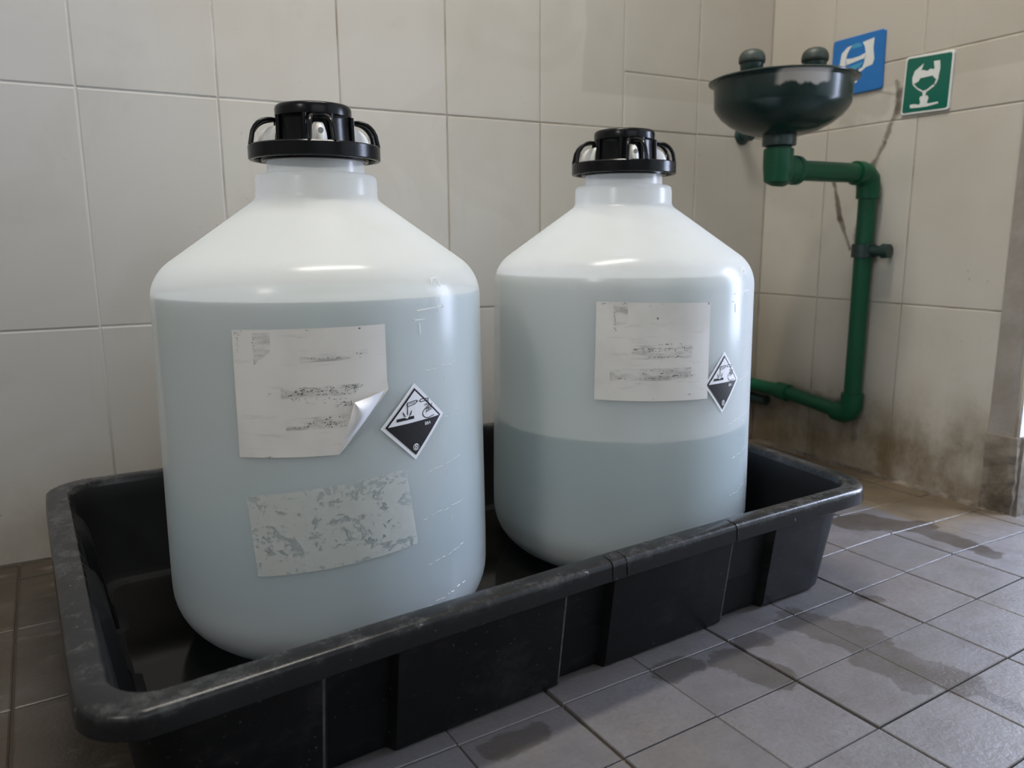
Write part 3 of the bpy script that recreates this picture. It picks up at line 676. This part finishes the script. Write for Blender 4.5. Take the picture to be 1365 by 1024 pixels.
def make_carboy(c, rot, level, split_z, label):
    root = thing('carboy', (c[0], c[1], 0.06), label, 'carboy', 'plastic carboys in the black tray')
    b = MB(); b.rev(SHELL[1:], c, NSEG, cap0=True); sh = b.build('bottle_shell', M['shell'], root, smooth=38)
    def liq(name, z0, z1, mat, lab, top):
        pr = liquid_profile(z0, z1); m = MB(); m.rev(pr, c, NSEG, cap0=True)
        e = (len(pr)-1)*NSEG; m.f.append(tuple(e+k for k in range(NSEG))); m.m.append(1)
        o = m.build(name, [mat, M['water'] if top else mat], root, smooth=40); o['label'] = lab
    if split_z:
        liq('liquid', split_z+0.002, level, M['liquid3'], 'pale clear liquid in the upper part', True)
        liq('lower_liquid', 0.32, split_z, M['liquid2'], 'bluer liquid below', False)  # bluer colour for the lower part of the liquid
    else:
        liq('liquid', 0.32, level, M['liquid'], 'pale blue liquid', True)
    # moulded mould-parting line at the shoulder and raised graduation strokes
    g = MB(); cyl = Cyl(c); r = random.Random(int(c[0]*100))
    b2 = MB()
    for sgn, (t0, z0) in ((1, (-66.5, 2.20)),):
        for a, b_ in (((-67.6, 2.215), (-65.2, 2.222)), ((-67.4, 2.215), (-67.6, 2.15)), ((-66.8, 2.185), (-65.6, 2.19)), ((-64.6, 2.222), (-63.6, 2.17)), ((-69.2, 2.18), (-68.8, 2.12)), ((-66.6, 2.13), (-64.4, 2.135)), ((-66.4, 2.125), (-65.8, 2.04)), ((-63.9, 2.115), (-63.4, 2.06)),
                      ((-75, 2.055), (-63, 2.068)), ((-76, 2.005), (-72, 2.008)), ((-74.2, 1.99), (-74, 1.93))):
            g.tube([Cyl(c).p(a[0], a[1], 0.001 if a[1] < 2.085 else -0.006-(a[1]-2.085)*0.12), Cyl(c).p(b_[0], b_[1], 0.001 if b_[1] < 2.085 else -0.006-(b_[1]-2.085)*0.12)], 0.0045, 6)
    for z in (1.74, 1.46, 1.19, 0.93, 0.66, 0.42):
        th = -74+r.uniform(-2, 2)
        while th < -56:
            w = r.uniform(0.8, 2.2); zz = z+(th+66)*0.0018+r.uniform(-0.006, 0.006); g.tube([cyl.p(th, zz, 0.0), cyl.p(th+w, zz+r.uniform(-0.002, 0.006), 0.0)], 0.0022, 5); th += w+r.uniform(0.6, 2.2)
    for k in range(5):
        a = -63.5+r.uniform(-1, 1); z = 1.66-0.27*k; g.tube([cyl.p(a, z, 0), cyl.p(a+r.uniform(0.1, 0.6), z+0.035, 0)], 0.002, 5)
    gm = g.build('moulded_marks', M['shell'], root, smooth=60); gm['kind'] = 'stuff'; gm['label'] = 'faint raised graduation marks'
    make_cap(c, rot, root)
    return root

C1 = (-5.8783, -2.1459); C2 = (-3.608, -2.0949)
def toward_cam(c): return math.atan2(-6.8249-c[1], -7.0934-c[0])
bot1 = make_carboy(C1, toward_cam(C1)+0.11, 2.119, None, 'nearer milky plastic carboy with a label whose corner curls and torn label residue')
bot2 = make_carboy(C2, toward_cam(C2)+0.25, 2.172, 1.10, 'farther milky plastic carboy with liquid bluer lower down and one flat paper label')

# --- bottle 1 label: lower right corner peeled and folded back
cy1 = Cyl(C1)
TLc, TRc, F1, F2, BLc = (-131.99, 1.988), (-86.51, 2.0), (-86.41, 1.668), (-102.07, 1.349), (-131.83, 1.343)
def lab1(th):                                               # lower edge of the paper at a given angle
    if th <= F2[0]: return BLc[1]+(F2[1]-BLc[1])*(th-BLc[0])/(F2[0]-BLc[0])
    return F2[1]+(F1[1]-F2[1])*(th-F2[0])/(F1[0]-F2[0])
b = MB(); ths = [TLc[0]+(F2[0]-TLc[0])*k/18 for k in range(19)]+[F2[0]+(F1[0]-F2[0])*k/10 for k in range(1, 11)]
rows = []
for j in range(9):
    row = []
    for th in ths:
        zt = TLc[1]+(TRc[1]-TLc[1])*(th-TLc[0])/(TRc[0]-TLc[0]); zb = lab1(th); z = zt+(zb-zt)*j/8
        lift = 0.012*max(0, 1-abs(z-zb)/0.05) if th > F2[0] else 0
        row.append(cy1.p(th, z, 0.006+lift))
    rows.append(row)
b.grid(rows, closed=False); paper1 = b.build('paper_label', M['paper'], bot1, smooth=60); paper1['label'] = 'worn white paper label with rubbed off print'
# the curl: from the fold line out and back over to the tip
b = MB(); tip = (-97.13, 1.619); rows = []
for i in range(13):
    s_ = i/12; a = (F2[0]+(F1[0]-F2[0])*s_, F2[1]+(F1[1]-F2[1])*s_); row = []
    for k in range(9):
        q = k/8; th = a[0]+(tip[0]-a[0])*q; z = a[1]+(tip[1]-a[1])*q
        bow = -0.012*math.sin(PI*s_)*q*(1-q)*4
        row.append(cy1.p(th+0.6*math.sin(PI*s_)*q*(1-q)*4, z+bow, 0.010+0.075*math.sin(min(1, q*1.25)*PI*0.62)*(0.35+0.65*math.sin(PI*min(max(s_, 0.04), 0.96)))*(0.5+0.5*q)))
    rows.append(row)
b.grid(rows, closed=False); b.build('peeled_corner', M['paperback'], paper1, smooth=70)
b = MB()
for z, t0, t1, h, fl, sd in ((1.690, -114, -94, 0.028, 0.75, 1), (1.668, -117, -96, 0.022, 0.6, 2), (1.640, -115, -99, 0.016, 0.4, 3), (1.61, -103, -97.5, 0.03, 0.8, 4), (1.622, -114, -104, 0.012, 0.35, 5), (1.54, -106, -98.5, 0.020, 0.7, 6), (1.515, -112, -98.5, 0.016, 0.5, 7), (1.50, -115, -100, 0.010, 0.4, 8), (1.845, -110, -93, 0.010, 0.35, 9), (1.86, -99, -93, 0.010, 0.4, 10), (1.975, -131.5, -129, 0.03, 0.7, 11), (1.35, -124, -121.5, 0.014, 0.8, 12), (1.350, -109, -108, 0.012, 1, 15), (1.985, -110, -109, 0.010, 1, 16), (1.985, -95, -94.3, 0.012, 1, 17), (1.668, -122, -121, 0.03, 1, 18)):
    scribble(cy1, b, t0, t1, z, 1, sd, 0, 0.0085, h, fl)
for k in range(14): scribble(cy1, b, -125.9+0.1*(k % 3), -125.2, 1.965-0.013*k, 1, 40+k, 0, 0.0085, 0.012, 0.75)
for k in range(6): scribble(cy1, b, -130.9, -130.2, 1.96-0.014*k, 1, 60+k, 0, 0.0085, 0.014, 0.7)
b.build('faded_print', M['ink'], paper1)['kind'] = 'stuff'
b = MB(); cy1.quad(b, [(-125.5, 1.975), (-120, 1.975), (-120.5, 1.88), (-125.5, 1.82)], 0.008, 3, 3); cy1.quad(b, [(-118, 1.70), (-95, 1.71), (-97.5, 1.655), (-118, 1.645)], 0.008, 8, 2); cy1.quad(b, [(-117, 1.545), (-98.5, 1.56), (-99.5, 1.49), (-117, 1.485)], 0.008, 8, 2); cy1.quad(b, [(-112, 1.87), (-92, 1.88), (-92, 1.835), (-112, 1.825)], 0.008, 8, 2)
b.build('ink_smudge', M['smudge'], paper1)
# residue of a torn-off label
b = MB(); cy1.quad(b, [(-130.76, 1.138), (-81.07, 1.228), (-77.76, 0.796), (-128.4, 0.704)], 0.005, 24, 8)
o = b.build('label_residue', M['remnant'], bot1, smooth=60); o['label'] = 'patchy pale residue of a torn off label'
hazard_diamond(C1, (-77.39, 1.682), (-65.16, 1.482), (-77.68, 1.267), (-88.96, 1.456), bot1, 0)

# --- bottle 2 label
cy2 = Cyl(C2)
b = MB(); cy2.quad(b, [(-135.61, 2.027), (-89.6, 2.012), (-89.82, 1.379), (-135.91, 1.393)], 0.006, 24, 8)
paper2 = b.build('paper_label', M['paper'], bot2, smooth=60); paper2['label'] = 'worn white paper label with faint print lines'
b = MB()
for z, t0, t1, h, fl, sd in ((1.755, -114, -102, 0.010, 0.5, 21), (1.725, -122, -98, 0.020, 0.72, 22), (1.71, -118, -100, 0.012, 0.4, 23), (1.672, -116, -101, 0.012, 0.75, 24), (1.645, -112, -103, 0.008, 0.4, 25), (1.585, -117, -100, 0.009, 0.6, 26), (1.567, -118, -108, 0.010, 0.5, 27), (1.535, -127, -97, 0.008, 0.5, 28), (1.548, -112, -96, 0.008, 0.5, 29), (1.42, -101, -98, 0.014, 0.8, 30), (2.015, -134, -123, 0.012, 0.6, 31), (2.0, -116, -115, 0.012, 0.9, 32), (1.92, -113, -112, 0.02, 0.9, 33), (2.01, -111, -110, 0.01, 1, 34), (1.395, -114, -113, 0.01, 1, 35), (2.005, -91.2, -90.4, 0.02, 1, 36)):
    scribble(cy2, b, t0, t1, z, 1, sd, 0, 0.0085, h, fl)
for k in range(12): scribble(cy2, b, -129.3+0.1*(k % 3), -128.2, 2.0-0.014*k, 1, 80+k, 0, 0.0085, 0.012, 0.6)
b.build('faded_print', M['ink'], paper2)['kind'] = 'stuff'
b = MB(); cy2.quad(b, [(-129, 2.015), (-123.5, 2.015), (-124, 1.89), (-129, 1.87)], 0.008, 3, 3); cy2.quad(b, [(-130, 1.60), (-98, 1.60), (-98, 1.52), (-130, 1.52)], 0.008, 8, 2); cy2.quad(b, [(-122, 1.75), (-98, 1.75), (-98, 1.66), (-122, 1.66)], 0.008, 8, 2)
b.build('ink_smudge', M['smudge'], paper2)
hazard_diamond(C2, (-81.21, 1.682), (-70.17, 1.472), (-81.31, 1.264), (-91.24, 1.467), bot2, 1)

# ------------------------------------------------------------------ the eyewash on the right wall
BX, BY = -1.41, -1.5
ew = thing('eyewash_station', (0, BY, 0.65), 'dark green eyewash bowl on green pipes fixed to the right wall', 'eyewash')
b = MB()
b.rev([(0.0, 3.365), (0.15, 3.365), (0.155, 3.345), (0.22, 3.350), (0.34, 3.385), (0.45, 3.442), (0.53, 3.505), (0.575, 3.560), (0.590, 3.585), (0.597, 3.60), (0.605, 3.785), (0.625, 3.805), (0.652, 3.812), (0.656, 3.822), (0.640, 3.832), (0.600, 3.825), (0.588, 3.80), (0.583, 3.70), (0.56, 3.62), (0.47, 3.51), (0.35, 3.43), (0.15, 3.39), (0.0, 3.385)], (BX, BY), 72)
b.build('bowl', M['bowl'], ew, smooth=24)
b = MB(); b.rev([(0.15, 3.36), (0.152, 3.30), (0.150, 3.255), (0.125, 3.25), (0.110, 3.24), (0.110, 3.19)], (BX, BY), 32, cap0=True, cap1=True); b.build('drain_collar', M['dpipe'], ew, smooth=40)
ZA = 3.045
b = MB(); b.tube([(BX, BY, 3.235), (BX, BY, 3.225), (BX, BY, 3.12), (BX+0.012, BY, 3.05), (BX+0.05, BY, 3.0), (BX+0.10, BY, 2.985)], [0.11, 0.135, 0.135, 0.14, 0.135, 0.10], 24)
b.tube([(BX, BY, 3.10), (BX+0.01, BY, 3.04), (BX, BY, 2.93), (BX, BY, 2.90)], [0.135, 0.138, 0.12, 0.06], 24)
b.tube([(BX+0.05, BY, ZA), (BX+0.20, BY, ZA), (BX+0.205, BY, ZA), (BX+0.25, BY, ZA)], [0.125, 0.125, 0.135, 0.135], 24); b.build('elbow', M['pipe'], ew, smooth=50)
b = MB(); b.tube([(BX+0.2, BY, ZA), (-0.30, BY, ZA+0.005)], 0.095, 24); b.build('arm_pipe', M['pipe'], ew, smooth=50)
b = MB(); RX = -0.125; b.tube([(RX-0.22, BY, ZA+0.004), (RX-0.215, BY, ZA+0.004), (RX-0.12, BY, ZA+0.004)], [0.10, 0.118, 0.118], 24)
b.tube([(RX-0.14, BY, ZA+0.004), (RX-0.08, BY, ZA), (RX-0.02, BY, ZA-0.05), (RX, BY, ZA-0.13), (RX, BY, ZA-0.24)], [0.11, 0.115, 0.118, 0.115, 0.112], 24); b.build('elbow', M['pipe'], ew, smooth=50)
b = MB(); b.tube([(RX, BY, ZA-0.2), (RX, BY, 0.68)], 0.088, 24); b.build('riser_pipe', M['pipe'], ew, smooth=50)
b = MB(); b.rev([(0.088, 2.215), (0.118, 2.218), (0.118, 2.352), (0.088, 2.355)], (RX, BY), 24, cap0=True, cap1=True)
b.tube([(RX, BY, 2.285), (RX+0.0, BY-0.24, 2.285)], [0.055, 0.055], 14); b.tube([(RX, BY-0.22, 2.285), (RX+0.01, BY-0.29, 2.285)], [0.075, 0.07], 14); b.box((RX, BY-0.25, 2.25), (0.004, BY-0.21, 2.32)); b.box((RX, BY-0.03, 2.25), (0.004, BY+0.03, 2.32))
b.build('pipe_clamp', M['dpipe'], ew, smooth=40)
b = MB(); b.tube([(RX, BY, 0.80), (RX, BY, 0.795), (RX, BY, 0.66), (RX, BY+0.03, 0.60), (RX, BY+0.08, 0.57), (RX, BY+0.2, 0.575), (RX, BY+0.21, 0.575)], [0.09, 0.112, 0.114, 0.116, 0.112, 0.108, 0.08], 24); b.build('elbow', M['pipe'], ew, smooth=50)
b = MB(); b.tube([(RX, BY+0.15, 0.575), (RX-0.01, -0.62, 0.66), (RX-0.01, -0.05, 0.665), (RX-0.01, -0.004, 0.665)], 0.078, 20); b.build('supply_pipe', M['pipe'], ew, smooth=50)
b = MB(); b.tube([(RX-0.01, -0.66, 0.652), (RX-0.01, -0.655, 0.652), (RX-0.01, -0.50, 0.664), (RX-0.01, -0.495, 0.664)], [0.078, 0.10, 0.10, 0.078], 20); b.build('coupling', M['pipe'], ew, smooth=50)
b = MB(); b.tube([(RX+0.03, -0.30, 0.50), (RX+0.03, -0.12, 0.50), (RX+0.03, -0.004, 0.50)], [0.06, 0.065, 0.06], 16); b.build('pipe_stub', M['dpipe'], ew, smooth=50)
# two spray heads with dust covers, on spouts that rise out of the bowl
for hx, hy in ((-1.68, -1.38), (-1.22, -1.685)):
    sgn = -1 if hx < BX else 1
    b = MB(); b.tube([(BX+sgn*0.05, BY, 3.40), (BX+(hx-BX)*0.6, BY+(hy-BY)*0.6, 3.55), (BX+(hx-BX)*0.95, BY+(hy-BY)*0.95, 3.66), (hx, hy, 3.78), (hx, hy, 3.89)], [0.045, 0.045, 0.042, 0.04, 0.05], 14)
    b.rev([(0.03, 3.82), (0.06, 3.85), (0.100, 3.91), (0.104, 3.98)], (hx, hy), 28, cap0=True); hd = b.build('spray_head', M['dpipe'], ew, smooth=50)
    b = MB(); b.rev([(0.104, 3.965), (0.114, 3.972), (0.118, 4.0), (0.113, 4.033), (0.098, 4.061), (0.075, 4.079), (0.045, 4.089), (0.012, 4.093)], (hx, hy), 28, cap1=True); b.build('dust_cover', M['dome'], hd, smooth=60)

# small dark pipe stub in the back wall
t = thing('pipe_stub', (-0.41, 0, 3.58), 'small dark capped pipe stub poking from the back wall behind the eyewash bowl', 'pipe')
b = MB(); b.tube([(-0.41, 0.02, 3.58), (-0.41, -0.03, 3.58), (-0.41, -0.031, 3.58), (-0.41, -0.14, 3.575)], [0.05, 0.05, 0.075, 0.075], 18); b.tube([(-0.41, -0.13, 3.575), (-0.41, -0.16, 3.573)], [0.05, 0.035], 12)
b.build('stub', M['dpipe'], t, smooth=50)
b = MB(); b.rev([(0.0, 0), (0.11, 0.0), (0.112, 0.015), (0.09, 0.03), (0.05, 0.032)], (0, 0), 20); b.v = [(-0.41+x, -0.002-z, 3.58+y) for x, y, z in b.v]; b.build('flange', M['dpipe'], t, smooth=50)

# ------------------------------------------------------------------ the two signs on the right wall
def sign(name, loc, label, cat, quad, faces, edge, art, group=None):
    """quad = tl, tr, br, bl in (y, z) on the right wall"""
    t = thing(name, loc, label, cat)
    X = -0.016
    def f(u, v, off):
        a, c = (u+1)/2, (v+1)/2
        y = (1-a)*(1-c)*quad[3][0]+a*(1-c)*quad[2][0]+a*c*quad[1][0]+(1-a)*c*quad[0][0]; z = (1-a)*(1-c)*quad[3][1]+a*(1-c)*quad[2][1]+a*c*quad[1][1]+(1-a)*c*quad[0][1]
        return (X-off, y, z)
    def rr(k, r): 
        p = []
        for cx, cy, a0 in ((1, 1, 0), (-1, 1, 90), (-1, -1, 180), (1, -1, 270)): p += arc(cx*(k-r), cy*(k-r), r, a0, a0+90, 6)
        return p
    b = MB(); P = rr(1.0, 0.10); n = len(P)
    b.grid([[f(u, v, -0.013) for u, v in P], [f(u, v, 0.004) for u, v in P], [f(u*0.985, v*0.985, 0.008) for u, v in P]]); b.f.append(tuple(2*n+k for k in range(n))); b.m.append(0); b.f.append(tuple(range(n))[::-1]); b.m.append(0)
    b.build('sign_plate', M[edge], t)
    b = MB(); Q = rr(0.93 if edge == 'signwhite' else 0.965, 0.09); b.add([f(u, v, 0.0095) for u, v in Q], [tuple(range(len(Q)))]); b.build('sign_face', M[faces], t)
    b = MB(); art(b, lambda u, v, off: f(u, v, 0.0105+off)); b.build('pictogram', [M['signwhite'], M[faces], M['signteal']], t)
    return t
def art_blue(b, f):
    pic_poly(b, f, arc(-0.02, 0.18, 0.42, 100, 260, 12, 0.58)+[(-0.25, -0.45), (-0.55, -0.30), (-0.68, 0.05), (-0.62, 0.5), (-0.40, 0.68), (-0.2, 0.70)], 0, 0)     # left hand
    pic_poly(b, f, [(0.18, 0.72), (0.62, 0.78), (0.60, 0.45), (0.66, 0.05), (0.60, -0.12), (0.36, -0.16), (0.18, -0.28), (0.28, 0.0), (0.33, 0.25), (0.28, 0.55)], 0, 0)
    pic_poly(b, f, arc(-0.03, 0.22, 0.33, 0, 360, 22, 0.46), 0.001, 1)                          # face between the hands
    pic_poly(b, f, arc(-0.03, 0.58, 0.20, 0, 180, 10, 0.16), 0.002, 2)
    pic_poly(b, f, [(-0.40, 0.06), (0.30, 0.16), (0.34, 0.34), (0.10, 0.27), (-0.20, 0.25), (-0.42, 0.28)], 0.002, 0)  # stream across the eyes
    pic_poly(b, f, [(-0.30, -0.02), (0.26, 0.06), (0.12, -0.12), (-0.16, -0.16)], 0.002, 2)
    pic_poly(b, f, [(-0.42, -0.22), (0.30, -0.14), (0.10, -0.34), (0.06, -0.62), (-0.10, -0.64), (-0.14, -0.38)], 0.001, 0)   # basin and foot
    pic_poly(b, f, [(-0.10, -0.22), (0.04, -0.20), (-0.02, -0.32)], 0.002, 1)
def art_green(b, f):
    pic_poly(b, f, [(-0.36, 0.60), (-0.20, 0.70), (-0.28, 0.46), (-0.20, 0.34), (-0.36, 0.10), (-0.60, 0.02), (-0.64, 0.25), (-0.56, 0.48)], 0, 0)
    pic_poly(b, f, [(0.20, 0.72), (0.46, 0.72), (0.50, 0.45), (0.46, 0.18), (0.36, 0.10), (0.22, 0.22), (0.26, 0.50)], 0, 0)
    pic_poly(b, f, [(-0.40, 0.40), (-0.22, 0.48), (-0.02, 0.42), (0.10, 0.48), (0.28, 0.44), (0.26, 0.24), (-0.38, 0.20)], 0.001, 0)
    pic_line(b, f, [(-0.58, 0.04), (-0.40, -0.12), (-0.14, -0.26)], 0.05, 0, 0); pic_line(b, f, [(0.44, 0.14), (0.34, -0.08), (0.02, -0.26)], 0.07, 0, 0)
    pic_poly(b, f, [(-0.14, -0.24), (0.02, -0.22), (0.0, -0.42), (-0.12, -0.42)], 0, 0)
    pic_poly(b, f, [(-0.20, -0.42), (0.10, -0.42), (0.14, -0.52), (0.10, -0.66), (0.16, -0.72), (-0.24, -0.74), (-0.18, -0.62), (-0.24, -0.50)], 0.001, 0)
    pic_poly(b, f, [(-0.62, -0.66), (-0.44, -0.66), (-0.24, -0.70), (0.18, -0.70), (0.54, -0.68), (0.56, -0.74), (0.10, -0.80), (-0.30, -0.80), (-0.60, -0.78)], 0, 0)
sign('blue_sign', (0, -1.18, 3.88), 'square blue sign with a white eyewash symbol, partly behind the bowl', 'sign', [(-0.87, 4.44), (-1.478, 4.442), (-1.487, 3.878), (-0.86, 3.872)], 'blue', 'blue', art_blue)
sign('green_sign', (0, -1.96, 3.58), 'green sign with white border and white eyewash symbol beside the blue one', 'sign', [(-1.732, 4.118), (-2.212, 4.094), (-2.207, 3.574), (-1.716, 3.584)], 'green', 'signwhite', art_green)
